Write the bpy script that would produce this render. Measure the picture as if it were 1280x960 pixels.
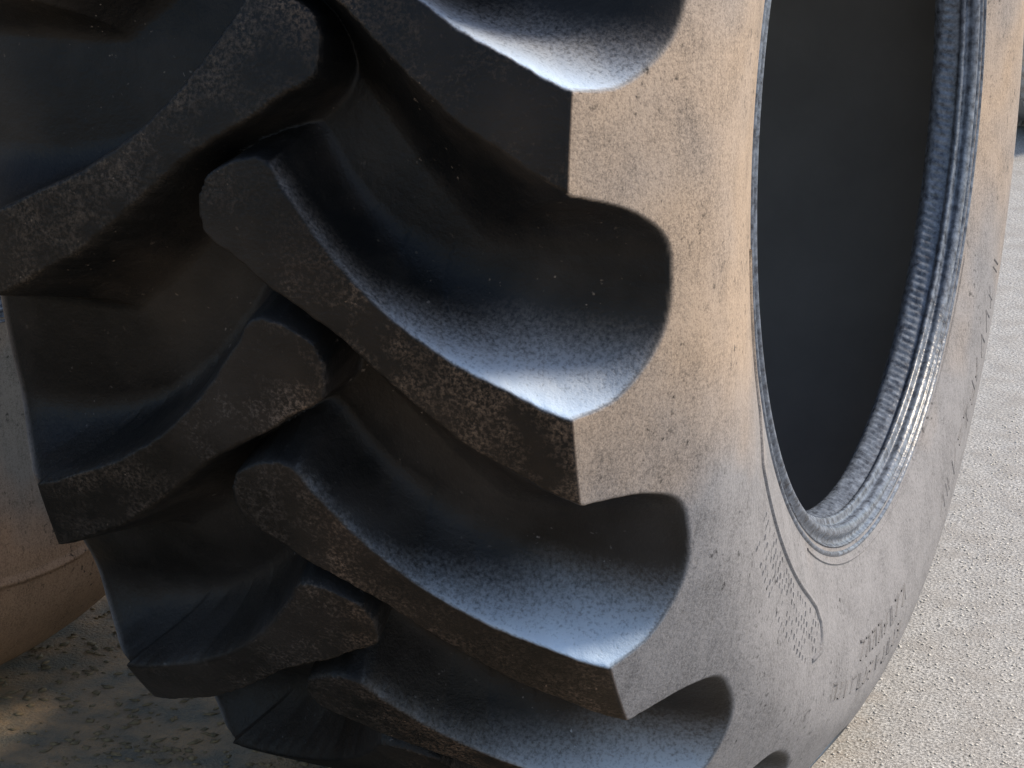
import bpy, math, random
import numpy as np
from mathutils import Matrix, Vector

random.seed(7); np.random.seed(7)
sc = bpy.context.scene
C = sc.collection
for o in list(bpy.data.objects): bpy.data.objects.remove(o)

# ------------------------------------------------------------------ camera, sky, sun, exposure
S = 0.32                      # metres per rim radius
RO = 1.668                    # outer radius of the tyre in rim radii
ZAX = RO * S                  # height of the axle above the ground
def camera():
    cd = bpy.data.cameras.new('camera'); co = bpy.data.objects.new('camera', cd); C.objects.link(co)
    yaw, pitch, roll = -.391, -.277, -.002
    f = Vector((math.sin(yaw)*math.cos(pitch), math.cos(yaw)*math.cos(pitch), math.sin(pitch)))
    r = Vector((math.cos(yaw), -math.sin(yaw), 0)); u = r.cross(f)
    r2 = r*math.cos(roll)+u*math.sin(roll); u2 = -r*math.sin(roll)+u*math.cos(roll)
    m = Matrix((r2, u2, -f)).transposed().to_4x4()
    m.translation = Vector((1.367*S, -5.505*S, .944*S+ZAX))
    co.matrix_world = m
    cd.sensor_width = 36; cd.lens = 3162.3/1280*36; cd.clip_end = 500; cd.clip_start = .05
    sc.camera = co
camera()
SUN_EL, SUN_AZ = 44, 30       # azimuth measured from +x towards +y
w = bpy.data.worlds.new('World'); sc.world = w; w.use_nodes = True
nt = w.node_tree; bg = nt.nodes['Background']; sky = nt.nodes.new('ShaderNodeTexSky')
sky.sky_type = 'NISHITA'; sky.sun_disc = False
sky.sun_elevation = math.radians(SUN_EL); sky.sun_rotation = math.radians(90-SUN_AZ)
sky.dust_density = 1.5
nt.links.new(sky.outputs[0], bg.inputs[0]); bg.inputs[1].default_value = .15
sl = bpy.data.lights.new('sun', 'SUN'); so = bpy.data.objects.new('sun', sl); C.objects.link(so)
sl.energy = 3.0; sl.angle = math.radians(8); sl.color = (1, .87, .70)
e, a = math.radians(SUN_EL), math.radians(SUN_AZ)
so.rotation_euler = Vector((math.cos(e)*math.cos(a), math.cos(e)*math.sin(a), math.sin(e))).to_track_quat('Z', 'Y').to_euler()
so.location = (3, 1, 4)
sc.view_settings.view_transform = 'Standard'; sc.view_settings.look = 'None'
sc.view_settings.exposure = 0.45; sc.view_settings.gamma = 1

# ------------------------------------------------------------------ helpers
def tag(o, label=None, cat=None, group=None, kind=None):
    if label: o['label'] = label
    if cat: o['category'] = cat
    if group: o['group'] = group
    if kind: o['kind'] = kind
    return o
def empty(name, loc, rot=(0, 0, 0)):
    o = bpy.data.objects.new(name, None); C.objects.link(o); o.location = loc; o.rotation_euler = rot
    o.empty_display_size = .1
    return o
def link(name, me, parent=None):
    o = bpy.data.objects.new(name, me); C.objects.link(o)
    if parent: o.parent = parent
    return o
def mesh_np(name, V, F, mat, attrs=None, N=None, smooth=True):
    V = np.asarray(V, np.float32); F = np.asarray(F, np.int32); n = F.shape[1]
    me = bpy.data.meshes.new(name)
    me.vertices.add(len(V)); me.vertices.foreach_set('co', V.ravel())
    me.loops.add(F.size); me.loops.foreach_set('vertex_index', F.ravel())
    me.polygons.add(len(F)); me.polygons.foreach_set('loop_start', np.arange(0, F.size, n, dtype=np.int32))
    me.update(calc_edges=True)
    if smooth: me.polygons.foreach_set('use_smooth', np.ones(len(F), bool))
    for k, v in (attrs or {}).items():
        me.attributes.new(k, 'FLOAT', 'POINT').data.foreach_set('value', np.asarray(v, np.float32))
    if N is not None: me.normals_split_custom_set_from_vertices(np.asarray(N, np.float32).tolist())
    if mat: me.materials.append(mat)
    return me
def submesh(name, V, F, mat, attrs, N):
    u, inv = np.unique(F, return_inverse=True)
    return mesh_np(name, V[u], inv.reshape(F.shape), mat, {k: v[u] for k, v in attrs.items()}, None if N is None else N[u])

class NT:
    def __init__(s, name):
        s.m = bpy.data.materials.new(name); s.m.use_nodes = True; s.t = s.m.node_tree
        s.b = s.t.nodes['Principled BSDF']
    def n(s, typ, **kw):
        x = s.t.nodes.new('ShaderNode'+typ)
        for k, v in kw.items():
            if k.startswith('i_'):
                key = k[2:]; key = int(key) if key.isdigit() else key.replace('_', ' ')
                if hasattr(v, 'is_output'): s.t.links.new(v, x.inputs[key])
                else: x.inputs[key].default_value = v
            else: setattr(x, k, v)
        return x
    def math(s, op, a, b=0.0, clamp=False):
        x = s.n('Math', operation=op, use_clamp=clamp)
        for i, v in enumerate((a, b)):
            if hasattr(v, 'is_output'): s.t.links.new(v, x.inputs[i])
            else: x.inputs[i].default_value = v
        return x.outputs[0]
    def noise(s, vec, scale, detail=4, rough=.55):
        return s.n('TexNoise', i_Vector=vec, i_Scale=scale, i_Detail=detail, i_Roughness=rough).outputs['Fac']
    def ramp(s, v, a, b):
        return s.n('MapRange', i_Value=v, i_1=a, i_2=b, clamp=True).outputs[0]
    def mix(s, f, a, b):
        x = s.n('Mix', data_type='RGBA')
        for i, v in ((0, f), (6, a), (7, b)):
            if hasattr(v, 'is_output'): s.t.links.new(v, x.inputs[i])
            else: x.inputs[i].default_value = v if i == 0 else (*v, 1)
        return x.outputs[2]
    def set(s, name, v):
        if hasattr(v, 'is_output'): s.t.links.new(v, s.b.inputs[name])
        else: s.b.inputs[name].default_value = v
    def bump(s, h, strength, dist):
        s.t.links.new(s.n('Bump', i_Height=h, i_Strength=strength, i_Distance=dist).outputs[0], s.b.inputs['Normal'])

def rubber(name, black=(.0056, .0057, .0058), dust=(.42, .325, .245), pale=(.27, .265, .272), amount=1.28, rough=.40, h0=.46, h1=.82):
    k = NT(name); P = k.n('NewGeometry').outputs['Position']
    side = k.n('Attribute', attribute_name='side').outputs['Fac']
    top = k.n('Attribute', attribute_name='top').outputs['Fac']
    zz = k.n('SeparateXYZ', i_0=P).outputs[2]
    low = k.ramp(zz, ZAX, ZAX-1.4*S)
    big = k.noise(P, 5, 3); mid = k.noise(P, 28, 5, .65); fine = k.noise(P, 420, 3, .7); sp = k.noise(P, 260, 2, .5)
    stretch = k.n('Mapping', i_Vector=P, i_Scale=(1, 60, 6)).outputs[0]
    streak = k.noise(stretch, 5, 4, .6)
    # dust film on the sidewall, worn tops, specks everywhere
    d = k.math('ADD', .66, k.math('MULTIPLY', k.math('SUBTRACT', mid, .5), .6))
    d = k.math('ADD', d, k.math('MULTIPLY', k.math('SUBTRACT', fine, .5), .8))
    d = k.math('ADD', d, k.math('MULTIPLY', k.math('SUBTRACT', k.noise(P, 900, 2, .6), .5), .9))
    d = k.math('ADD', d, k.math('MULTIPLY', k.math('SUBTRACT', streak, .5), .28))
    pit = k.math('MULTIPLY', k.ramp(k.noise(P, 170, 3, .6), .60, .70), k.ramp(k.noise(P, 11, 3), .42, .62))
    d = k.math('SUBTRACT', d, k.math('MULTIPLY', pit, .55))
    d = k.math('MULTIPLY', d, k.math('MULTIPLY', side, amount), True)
    wear = k.math('MULTIPLY', k.math('MULTIPLY', top, k.ramp(mid, .38, .66)), k.ramp(fine, .42, .72))
    wear = k.math('MULTIPLY', wear, .9)
    wear = k.math('MULTIPLY', wear, k.math('ADD', .18, k.math('MULTIPLY', k.ramp(k.noise(P, 3.6, 2), .40, .58), .82)))
    film = k.math('MULTIPLY', k.ramp(k.noise(P, 9, 4), .42, .8), .11)
    specks = k.math('MULTIPLY', k.ramp(sp, .70, .76), k.math('ADD', .08, k.math('MULTIPLY', k.ramp(k.noise(P, 14, 3), .5, .66), .55)))
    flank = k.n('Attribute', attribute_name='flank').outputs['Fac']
    sky_tint = k.math('MULTIPLY', flank, k.ramp(k.math('ADD', fine, k.math('MULTIPLY', flank, .42)), .36, .76))  # painted sky light on the flanks, broken up by fine grain
    sky_tint = k.math('MULTIPLY', sky_tint, 1.0)
    d = k.math('MAXIMUM', d, sky_tint)
    tot = k.math('MAXIMUM', d, k.math('MAXIMUM', wear, k.math('ADD', film, specks)))
    hue = k.ramp(k.math('ADD', big, k.math('MULTIPLY', low, .62)), h0, h1)
    dc = k.mix(hue, dust, pale)
    dc = k.mix(k.math('MULTIPLY', top, .75), dc, (.30, .19, .12))
    dc = k.mix(k.math('MULTIPLY', flank, 1.0, True), dc, (.55, .71, .90))  # pale blue of the sky put into the flank base colour
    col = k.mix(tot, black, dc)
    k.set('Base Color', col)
    k.set('Roughness', k.math('ADD', rough, k.math('ADD', k.math('MULTIPLY', tot, .3), k.math('MULTIPLY', fine, .12)), True))
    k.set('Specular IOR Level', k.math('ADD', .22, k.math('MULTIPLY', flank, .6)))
    h = k.math('ADD', k.math('MULTIPLY', fine, .5), k.math('MULTIPLY', k.noise(P, 90, 4), .9))
    k.bump(h, .55, .0016)
    return k.m
M_rub = rubber('dusty_black_rubber')
M_rub2 = rubber('tan_dusty_rubber', dust=(.22, .205, .18), pale=(.40, .265, .17), amount=1.3, rough=.6, h0=.80, h1=1.0)
def simple(name, col, rough, col2=None, scale=40, bump=.4, bs=120, dist=.001):
    k = NT(name); P = k.n('NewGeometry').outputs['Position']
    k.set('Base Color', k.mix(k.ramp(k.noise(P, scale, 5, .65), .35, .68), col, col2 or tuple(c*.6 for c in col)))
    k.set('Roughness', rough); k.bump(k.noise(P, bs, 4), bump, dist); return k.m
M_liner = simple('inner_liner_rubber', (.15, .142, .13), .8, (.19, .18, .165), 8, .3, 60)
M_bead = simple('bead_rubber', (.035, .041, .054), .27, (.20, .235, .29), 160, .5, 300)

# ------------------------------------------------------------------ tyre geometry
NL = 18; DEL = 2*math.pi/NL; A0 = -.158; MID = .70
def smooth_curve(pts, n=14):
    p = np.array(pts, float); q = np.vstack([2*p[0]-p[1], p, 2*p[-1]-p[-2]]); out = []
    for i in range(1, len(q)-2):
        for t in np.linspace(0, 1, n, endpoint=False):
            a, b, c, d = q[i-1:i+3]
            out.append(.5*((2*b)+(-a+c)*t+(2*a-5*b+4*c-d)*t*t+(-a+3*b-3*c+d)*t**3))
    out.append(p[-1]); return np.array(out)
ENV = np.vstack([smooth_curve([(0, 1.668), (.3, 1.664), (.5, 1.655), (.574, 1.646)])[:-1],
                 smooth_curve([(.574, 1.646), (.632, 1.565), (.695, 1.465), (.733, 1.385), (.746, 1.30), (.742, 1.20), (.730, 1.12), (.715, 1.06), (.704, 1.02), (.70, 1.0)])])
FLOOR = smooth_curve([(0, 1.50), (.3, 1.497), (.5, 1.480), (.60, 1.475), (.70, 1.462), (.85, 1.44), (1.2, 1.30), (1.9, 1.0), (2.6, .6)])
PC = np.array([0, 1.15])
def polar(c):
    d = c-PC; return np.arctan2(d[:, 0], d[:, 1]), np.hypot(d[:, 0], d[:, 1])
UP = [(.03, -.252), (.088, -.203), (.15, -.157), (.235, -.108), (.352, -.061), (.47, -.027), (.577, 0), (.66, .014), (1.3, .045)]
LO = [(1.3, .088), (.66, .100), (.585, .10), (.457, .06), (.37, .028), (.257, -.025), (.14, -.085), (0, -.135), (-.08, -.165)]
NO = [(-.107, -.178), (-.120, -.197), (-.118, -.218), (-.100, -.238), (-.07, -.252), (-.035, -.262), (.0, -.264), (.018, -.260)]
WU = [.09, .10, .12, .15, .19, .23, .25, .25, .24]
WL = [.15, .15, .14, .11, .09, .08, .07, .06, .06]
WN = [.06, .06, .06, .06, .065, .07, .08, .085]
POLY = np.array(UP+LO+NO); WID = np.array(WU+WL+WN)
RT = 1.65
def lug_d(s, th):
    """signed distance outside the lug outline and the local flank width"""
    P = np.stack([s, th*RT], -1); Q = POLY*np.array([1, RT]); n = len(Q)
    best = np.full(s.shape, 1e9); wid = np.zeros(s.shape); ins = np.zeros(s.shape, bool)
    for i in range(n):
        a, b = Q[i], Q[(i+1) % n]; e = b-a; L = e@e
        t = np.clip(((P-a)@e)/L, 0, 1); d = np.hypot(*(np.moveaxis(P-a-t[..., None]*e, -1, 0)))
        m = d < best; best = np.where(m, d, best); wid = np.where(m, WID[i]*(1-t)+WID[(i+1) % n]*t, wid)
        c = ((a[1] > P[..., 1]) != (b[1] > P[..., 1])) & (P[..., 0] < (b[0]-a[0])*(P[..., 1]-a[1])/(b[1]-a[1]+1e-12)+a[0])
        ins ^= c
    return np.where(ins, -best, best), wid
def flank(d, w):
    t = np.clip(1-d/w, 0, 1)
    h = np.where(d <= 0, 1, .9*t**2.5+.1*t)
    return h
NS, NTH = 208, 132
def build_tyre_arrays():
    L = np.r_[0, np.cumsum(np.hypot(*np.diff(ENV, axis=0).T))]
    s = np.linspace(0, L[-1], NS+1); s = np.r_[-s[:0:-1], s]            # arc length from the crown line, near side +
    ex = np.interp(abs(s), L, ENV[:, 0]); er = np.interp(abs(s), L, ENV[:, 1])
    psi, rho_e = polar(np.stack([ex, er], 1))
    fp, fr = polar(FLOOR); o = np.argsort(fp); rho_f = np.interp(psi, fp[o], fr[o])
    rho_f = np.where(psi > fp.max()*.999, 9, rho_f)
    rho_f = rho_f-np.interp(s, [-.62, -.45, -.2], [.026, .022, 0])
    th = A0+np.arange(NTH)/NTH*DEL
    SS, TT = np.meshgrid(s, th, indexing='ij')
    h = np.zeros(SS.shape); own = np.full(SS.shape, -1); dmin = np.full(SS.shape, 9.)
    for side in (1, -1):
        for k in (-2, -1, 0, 1, 2):
            off = A0+k*DEL+(0 if side > 0 else DEL/2)
            d, wd = lug_d(SS*side, TT-off); U_, T_ = SS*side, (TT-off)*RT
            d = d+np.exp(-(d/.018)**2)*(.0026*np.sin(31*U_+17*T_+1)*np.sin(47*T_-13*U_)+.0015*np.sin(88*U_-41*T_)*np.sin(73*T_+60*U_+2))
            if side < 0: wd = wd*np.interp(U_, [.2, .5], [.9, .55])
            g = flank(d, wd)
            q = (k+2)*2+(side < 0)
            m = g > h; own = np.where(m, q, own); h = np.maximum(h, g)
            dmin = np.minimum(dmin, d)
    fl = rho_f[:, None]+.0*h
    # lug crest height: a little above the sidewall shell so the shell cuts the grooves cleanly
    hc = np.where(abs(s) <= .577, rho_e+.02-rho_f, np.interp(.577, s[s >= 0], (rho_e+.02-rho_f)[s >= 0]))
    g = fl+hc[:, None]*h
    env = rho_e[:, None]+0*h
    kk = np.interp(s, [-.15, .1], [.065, .015])[:, None]
    hh = np.clip(.5+.5*(g-env)/kk, 0, 1); rho = g*(1-hh)+env*hh-kk*hh*(1-hh)     # smooth min
    isenv = hh
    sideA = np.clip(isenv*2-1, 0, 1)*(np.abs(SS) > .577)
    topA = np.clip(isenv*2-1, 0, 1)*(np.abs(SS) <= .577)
    flank_sky = np.zeros(SS.shape)                                              # mask for sky light painted on each lug's leading flank
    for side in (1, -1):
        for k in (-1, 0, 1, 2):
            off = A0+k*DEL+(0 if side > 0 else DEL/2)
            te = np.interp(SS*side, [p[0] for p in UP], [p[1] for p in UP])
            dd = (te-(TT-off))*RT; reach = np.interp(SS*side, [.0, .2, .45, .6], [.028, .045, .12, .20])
            flank_sky = np.maximum(flank_sky, np.where((dd > 0) & (SS*side > .03), np.clip(1-dd/reach, 0, 1)**1.25, 0)*np.interp(SS*side, [.0, .2, .35, .5], [.35, .45, .75, 1])*(1 if side > 0 else .06))
    flank_sky = flank_sky*(1-np.clip(isenv*2-1, 0, 1))
    # worn, rounded crest edges and uneven tops
    X = (np.sign(s)*np.sin(psi))[:, None]*rho; Rr = PC[1]+np.cos(psi)[:, None]*rho
    return s, X, Rr, h, own, sideA, topA, flank_sky
def full_tyre():
    s, X, Rr, h, own, sa, ta, up = build_tyre_arrays(); n = len(s)
    X = np.tile(X, (1, NL)); Rr = np.tile(Rr, (1, NL)); th = A0+np.arange(NTH*NL)/(NTH*NL)*2*math.pi
    V = np.stack([(X-MID), -Rr*np.cos(th), -Rr*np.sin(th)], -1)*S
    dj = (np.roll(V, -1, 1)-np.roll(V, 1, 1)); di = np.gradient(V, axis=0)
    N = np.cross(dj, di); N /= np.linalg.norm(N, axis=-1, keepdims=True)
    rad = np.stack([X*1.0, -(Rr-1.15)*np.cos(th), -(Rr-1.15)*np.sin(th)], -1)
    if (N*rad).sum() < 0: N = -N; flip = True
    else: flip = False
    idx = np.arange(n*NTH*NL).reshape(n, -1); a = idx[:-1]; b = idx[1:]; a2 = np.roll(a, -1, 1); b2 = np.roll(b, -1, 1)
    F = np.stack([a, a2, b2, b], -1) if not flip else np.stack([a, b, b2, a2], -1)
    # winding check
    v = V.reshape(-1, 3); f0 = F[n//2, 5]; fn = np.cross(v[f0[1]]-v[f0[0]], v[f0[2]]-v[f0[1]])
    if fn@N.reshape(-1, 3)[f0[0]] < 0: F = F[..., ::-1]
    lab = np.tile(np.where((h > .03) & (Rr[:, :NTH] > 1.475), own, -1), (1, NL))
    sect = np.repeat(np.arange(NL), NTH)[None, :]
    q = lab; k = np.where(q >= 0, (q//2-2+sect) % NL, -1); sd = q % 2
    return V.reshape(-1, 3), F, N.reshape(-1, 3), np.where(q < 0, -1, k*2+sd)[:-1], {
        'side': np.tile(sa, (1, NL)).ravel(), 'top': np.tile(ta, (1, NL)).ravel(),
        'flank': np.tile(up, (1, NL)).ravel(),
        'low': np.clip(-V[..., 2]/S/1.4, 0, 1).ravel()}
def revolve(prof, n, mat, name, wob=None):
    p = np.array(prof, float); m = len(p); th = np.arange(n)/n*2*math.pi
    V = np.stack([np.tile(p[:, :1], (1, n)), -p[:, 1:]*np.cos(th), -p[:, 1:]*np.sin(th)], -1)
    if wob is not None: V = wob(V, p, th)
    V = V*S
    i = np.arange(m*n).reshape(m, n); a, b = i[:-1], i[1:]
    F = np.stack([a, b, np.roll(b, -1, 1), np.roll(a, -1, 1)], -1).reshape(-1, 4)
    me = mesh_np(name, V.reshape(-1, 3), F, mat); return me

TV, TF, TN, TL, TA = full_tyre()
def base_tyre(root, mat):
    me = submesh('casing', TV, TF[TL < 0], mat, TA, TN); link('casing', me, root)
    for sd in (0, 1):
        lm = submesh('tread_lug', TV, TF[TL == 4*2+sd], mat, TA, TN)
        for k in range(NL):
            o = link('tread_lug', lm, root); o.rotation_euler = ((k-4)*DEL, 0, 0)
bead = [(.000, 1.022), (.0065, 1.017), (.007, 1.011), (-.004, 1.006), (-.005, 1.001), (.003, .998), (-.009, .992), (-.010, .984), (-.004, .976), (.001, .968), (-.004, .958), (-.014, .952), (-.022, .955), (-.028, .951), (-.031, .940), (-.036, .936), (-.042, .938), (-.046, .945), (-.056, .941), (-.078, .934), (-.090, .931), (-.102, .936), (-.115, .96)]
liner = [(-.115, .96), (-.10, 1.02), (-.065, 1.10), (-.05, 1.2), (-.06, 1.3), (-.13, 1.38), (-.3, 1.42), (-.7, 1.435), (-1.1, 1.42), (-1.27, 1.38), (-1.34, 1.3), (-1.35, 1.2), (-1.335, 1.1), (-1.30, 1.02), (-1.285, .96)]
def inner_parts(root):
    link('inner_liner', revolve(smooth_curve(liner, 6), 256, M_liner, 'inner_liner'), root)
    def knurl(V, p, th):
        m = np.clip(1-abs(p[:, 0]+.072)/.022, 0, 1)[:, None]
        a = 1+m*.0028*np.sign(np.sin(th*300+p[:, :1]*60))*np.abs(np.sin(th*300+p[:, :1]*60))**.6/1.0
        V = V.copy(); V[..., 1] *= a; V[..., 2] *= a; return V
    bm = revolve(smooth_curve(bead, 2), 1440, M_bead, 'bead', knurl)
    link('bead', bm, root)
    o = link('bead', bm, root); o.rotation_euler = (0, 0, math.pi); o.location = (-1.4*S, 0, 0)

root = empty('tractor_tyre', (0, 0, ZAX))
tag(root, 'big black tractor tyre standing upright, its deep chevron tread and dusty sidewall filling the photo', 'tyre')
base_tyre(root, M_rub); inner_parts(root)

# ------------------------------------------------------------------ ground
k = NT('pale_gravel_concrete'); P = k.n('NewGeometry').outputs['Position']
c1 = k.noise(P, 330, 3, .6); c2 = k.noise(P, 22, 5, .6); c3 = k.noise(P, 3, 3)
sx = k.n('SeparateXYZ', i_0=P); sx = k.math('ADD', sx.outputs[0], k.math('MULTIPLY', sx.outputs[1], .35))
soil = k.ramp(k.math('ADD', sx, k.math('MULTIPLY', k.math('SUBTRACT', c3, .5), .7)), -.02, -.30)
col = k.mix(k.ramp(c1, .36, .66), (.20, .195, .185), (.60, .59, .565))
col = k.mix(k.math('MULTIPLY', k.ramp(c2, .40, .66), .6), col, (.30, .28, .255))
brown = k.mix(k.ramp(c2, .38, .62), (.19, .175, .13), (.46, .31, .17))
brown = k.mix(k.ramp(c1, .5, .7), brown, (.30, .25, .17))
k.set('Base Color', k.mix(soil, col, brown)); k.set('Roughness', .9)
k.bump(k.math('ADD', c1, k.math('MULTIPLY', c2, 2)), .8, .003)
n = 120; g = np.linspace(-1, 1, n+1); g = np.sign(g)*np.abs(g)**3*60
GX, GY = np.meshgrid(g, g, indexing='ij'); GZ = np.zeros_like(GX)
i = np.arange((n+1)**2).reshape(n+1, n+1)
me = mesh_np('ground', np.stack([GX, GY, GZ], -1).reshape(-1, 3), np.stack([i[:-1, :-1], i[1:, :-1], i[1:, 1:], i[:-1, 1:]], -1).reshape(-1, 4), k.m)
tag(link('ground', me), kind='structure')


# ------------------------------------------------------------------ raised marks on the sidewall
el, er_ = ENV[:, 0], ENV[:, 1]; lowpart = er_ < 1.64
def wall_pt(r, th, h=0.0):
    m = (el > .574) | (er_ < 1.6); rr = er_[m][::-1]; xx = el[m][::-1]
    x = np.interp(r, rr, xx); x2 = np.interp(r+.01, rr, xx)
    nx, nr = .01, -(x2-x); l = math.hypot(nx, nr); nx /= l; nr /= l
    x = x-MID+nx*h; r = r+nr*h
    return (x*S, -r*math.cos(th)*S, -r*math.sin(th)*S)
def ridge(V, F, pts, wd, h):
    """a low ridge of trapezium section along (r, theta) points"""
    pts = [np.array(p, float) for p in pts]; n0 = len(V)
    for i, p in enumerate(pts):
        t = pts[min(i+1, len(pts)-1)]-pts[max(i-1, 0)]; t = t*np.array([1, 1.25]); t /= np.linalg.norm(t)+1e-9
        n = np.array([-t[1], t[0]/1.25])
        ext = (-t if i == 0 else t if i == len(pts)-1 else t*0)*np.array([1, .8])
        for q, hh, e in ((-.5, -.002, 1), (-.3, h, .5), (.3, h, .5), (.5, -.002, 1)):
            a = p+n*wd*q+ext*wd*.3*e; V.append(wall_pt(a[0], a[1], hh))
    for i in range(len(pts)-1):
        for j in range(3):
            a = n0+i*4+j; F.append((a, a+1, a+5, a+4))
    for a in (n0, n0+4*(len(pts)-1)): F.append((a, a+1, a+2, a+3))
def arc(r, a, b, n): return [(r, t) for t in np.linspace(a, b, n)]
V, F = [], []
ridge(V, F, arc(1.085, .10, .42, 24)+arc(1.138, .50, .98, 34)+[(1.145, 1.04), (1.17, 1.085), (1.20, 1.10), (1.235, 1.095), (1.26, 1.05)], .012, .005)
ridge(V, F, arc(1.035, 1.0, 2.6, 90), .006, .003)
o = link('raised_border', mesh_np('raised_border', V, F, M_rub, {'side': np.full(len(V), .95), 'low': np.full(len(V), .5), 'top': np.zeros(len(V)), 'flank': np.zeros(len(V))}, smooth=False), root)
rng = random.Random(3)
def marks(r, a, b, hgt, step, wd, h):
    V, F = [], []; t = a
    while t < b:
        sh = [[(0, 0), (0, 1)], [(0, 0), (1, 0)], [(.5, 0), (.5, 1)], [(1, 0), (1, 1)], [(0, 1), (1, 1)], [(0, .5), (.8, .5)], [(0, 0), (1, 1)]]
        for st in rng.sample(sh, rng.choice((2, 3))):
            ridge(V, F, [(r-hgt*(y-.5)+rng.uniform(-.002, .002), t+step*.62*x) for x, y in st], wd*rng.uniform(.8, 1.1), h*rng.uniform(.6, 1.1))
        t += step*rng.uniform(.95, 1.15)
    me = mesh_np('raised_lettering', V, F, M_rub, {'side': np.full(len(V), .65), 'low': np.full(len(V), 1.), 'top': np.zeros(len(V)), 'flank': np.zeros(len(V))}, smooth=False)
    o = link('raised_lettering', me, root); return o
marks(1.245, 1.40, 1.73, .040, .042, .009, .0032)
marks(1.315, 1.22, 1.70, .034, .040, .008, .003)
marks(1.26, 2.03, 2.62, .045, .055, .010, .0018)
# coarse knurling inside the border
V, F = [], []
for i in range(7):
    for j in range(24):
        r = 1.165+.018*i; t = .58+.021*j+.006*(i % 2)
        if rng.random() < .3 or (t > 1.0 and r > 1.25) or r < 1.15+.03*(t < .62): continue
        ridge(V, F, [(r-.004, t), (r+.004, t)], .008, .0015*rng.uniform(.1, 1))
tag(link('knurling', mesh_np('knurling', V, F, M_rub, {'side': np.full(len(V), 1.), 'low': np.full(len(V), .6), 'top': np.zeros(len(V)), 'flank': np.zeros(len(V))}, smooth=False), root), kind='stuff')

# ------------------------------------------------------------------ the tan tyre behind, at left
r2 = empty('tractor_tyre', (-.68, -.085, ZAX), (0, 0, math.radians(-8)))
tag(r2, 'dusty tan tyre standing behind the big one, its smooth sidewall showing lower left', 'tyre')
p2 = smooth_curve([(0, .60), (.004, .64), (.022, .78), (.036, .95), (.046, 1.10), (.050, 1.20), (.049, 1.262)], 5).tolist()+[(.057, 1.268), (.057, 1.277), (.047, 1.283)]
p2 += smooth_curve([(.045, 1.29), (.036, 1.35), (.018, 1.40), (-.02, 1.46), (-.07, 1.52), (-.12, 1.565), (-.16, 1.588)], 6).tolist()
q2 = p2+[(-.20, 1.60), (-.21, 1.57), (-.24, 1.57), (-.25, 1.615), (-.42, 1.64), (-.43, 1.60), (-.46, 1.60), (-.47, 1.645), (-.93, 1.645), (-.94, 1.60), (-.97, 1.60), (-.98, 1.64), (-1.15, 1.615), (-1.16, 1.57), (-1.19, 1.57), (-1.20, 1.60)]+[(-1.4-x, r) for x, r in p2[::-1]]
me = revolve(q2, 360, M_rub2, 'casing'); nv = len(me.vertices)
for nm, val in (('side', 1.), ('low', .1)): me.attributes.new(nm, 'FLOAT', 'POINT').data.foreach_set('value', np.full(nv, val, np.float32))
link('casing', me, r2); inner_parts(r2)
for o in r2.children:
    if o.name.split('.')[0] in ('bead', 'inner_liner'): o.scale = (1, .60, .60)
r2.location.z = 1.645*S

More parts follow.
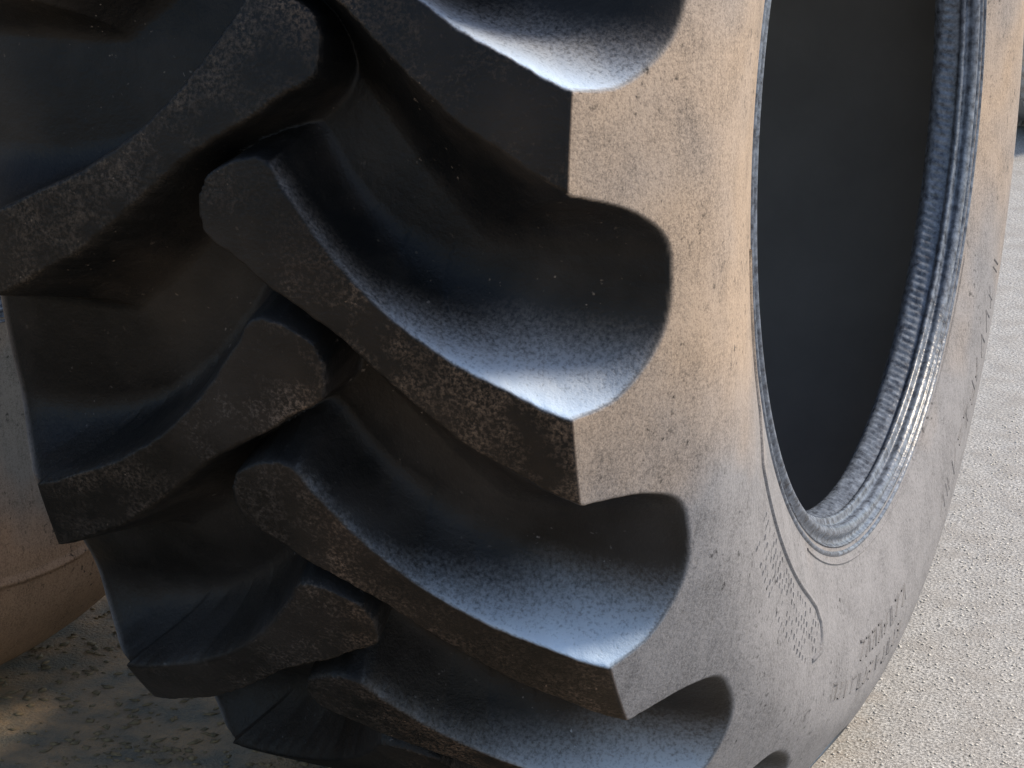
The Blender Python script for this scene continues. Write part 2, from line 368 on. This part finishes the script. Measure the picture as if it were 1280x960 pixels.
# ------------------------------------------------------------------ small tyre far behind at the right edge
rs = empty('small_tyre', (-.392, 2.98, .325))
tag(rs, 'small dusty tyre with fine tread blocks standing far back at the top right edge', 'tyre')
R3 = .325/S; w3 = .11/S
prof = [(w3-.05, .60), (w3, .66), (w3+.03, .8), (w3+.01, .92), (w3-.05, R3-.035), (0, R3-.022), (-w3+.05, R3-.035), (-w3-.01, .92), (-w3-.03, .8), (-w3, .66), (-w3+.05, .60), (-w3+.06, .63), (-w3+.03, .8), (-w3+.1, R3-.09), (w3-.1, R3-.09), (w3-.03, .8), (w3-.06, .63), (w3-.05, .60)]
M_small = simple('grey_dusty_rubber', (.55, .51, .46), .8, (.36, .33, .30), 30, .5, 200)
link('casing', revolve(prof, 128, M_small, 'casing'), rs)
def block_mesh():
    v = []; 
    for z, q in ((R3-.05, 1.0), (R3, .82)):
        for x, y in ((-1, -1), (1, -1), (1, 1), (-1, 1)): v.append((x*.062*q, y*.037*q, z-(.012 if x < 0 else 0)))
    f = [(0, 1, 5, 4), (1, 2, 6, 5), (2, 3, 7, 6), (3, 0, 4, 7), (4, 5, 6, 7)]
    return mesh_np('tread_block', np.array(v)*S, f, M_small, smooth=False)
bmsh = block_mesh()
for j, xo in enumerate((-.27, -.09, .09, .27)):
    for i in range(56):
        o = link('tread_block', bmsh, rs); o.location = (xo*S, 0, 0); o.rotation_euler = (2*math.pi*(i+.5*(j % 2))/56, 0, 0)
        if xo > 0: o.scale = (-1, 1, 1)

# ------------------------------------------------------------------ loose stones and straw on the ground
def scatter(name, n, region, size, mat, flat=.5, longf=1):
    rg = np.random.default_rng(5+n); V = []; F = []
    base = np.array([(1, 0, 0), (0, 1, 0), (-1, 0, 0), (0, -1, 0), (0, 0, 1), (0, 0, -1)], float)
    ff = [(0, 1, 4), (1, 2, 4), (2, 3, 4), (3, 0, 4), (1, 0, 5), (2, 1, 5), (3, 2, 5), (0, 3, 5)]
    for i in range(n):
        x, y = region(rg); sz = size*rg.uniform(.4, 1.5)
        v = base*(1+.35*rg.uniform(-1, 1, (6, 1)))*np.array([longf, 1, flat])*sz; t = rg.uniform(0, 6.28)
        R = np.array([[math.cos(t), -math.sin(t), 0], [math.sin(t), math.cos(t), 0], [0, 0, 1]])
        v = v@R.T+np.array([x, y, sz*flat*.35]); F += [tuple(np.array(f)+len(V)) for f in ff]; V += v.tolist()
    return link(name, mesh_np(name, V, F, mat, smooth=False))
M_peb = simple('pale_grit', (.72, .69, .63), .9, (.48, .46, .42), 60)
M_straw = simple('dry_straw', (.30, .22, .12), .9, (.12, .10, .06), 60)
tag(scatter('gravel', 9000, lambda g: (g.uniform(-.1, .35), g.uniform(-.1, 1.6)), .0013, M_peb), kind='stuff')
tag(scatter('dirt_crumbs', 3500, lambda g: (g.uniform(-.85, -.15), g.uniform(-.35, .5)), .0028, M_straw, .4, 1.6), kind='stuff')

bpy.context.view_layer.update()
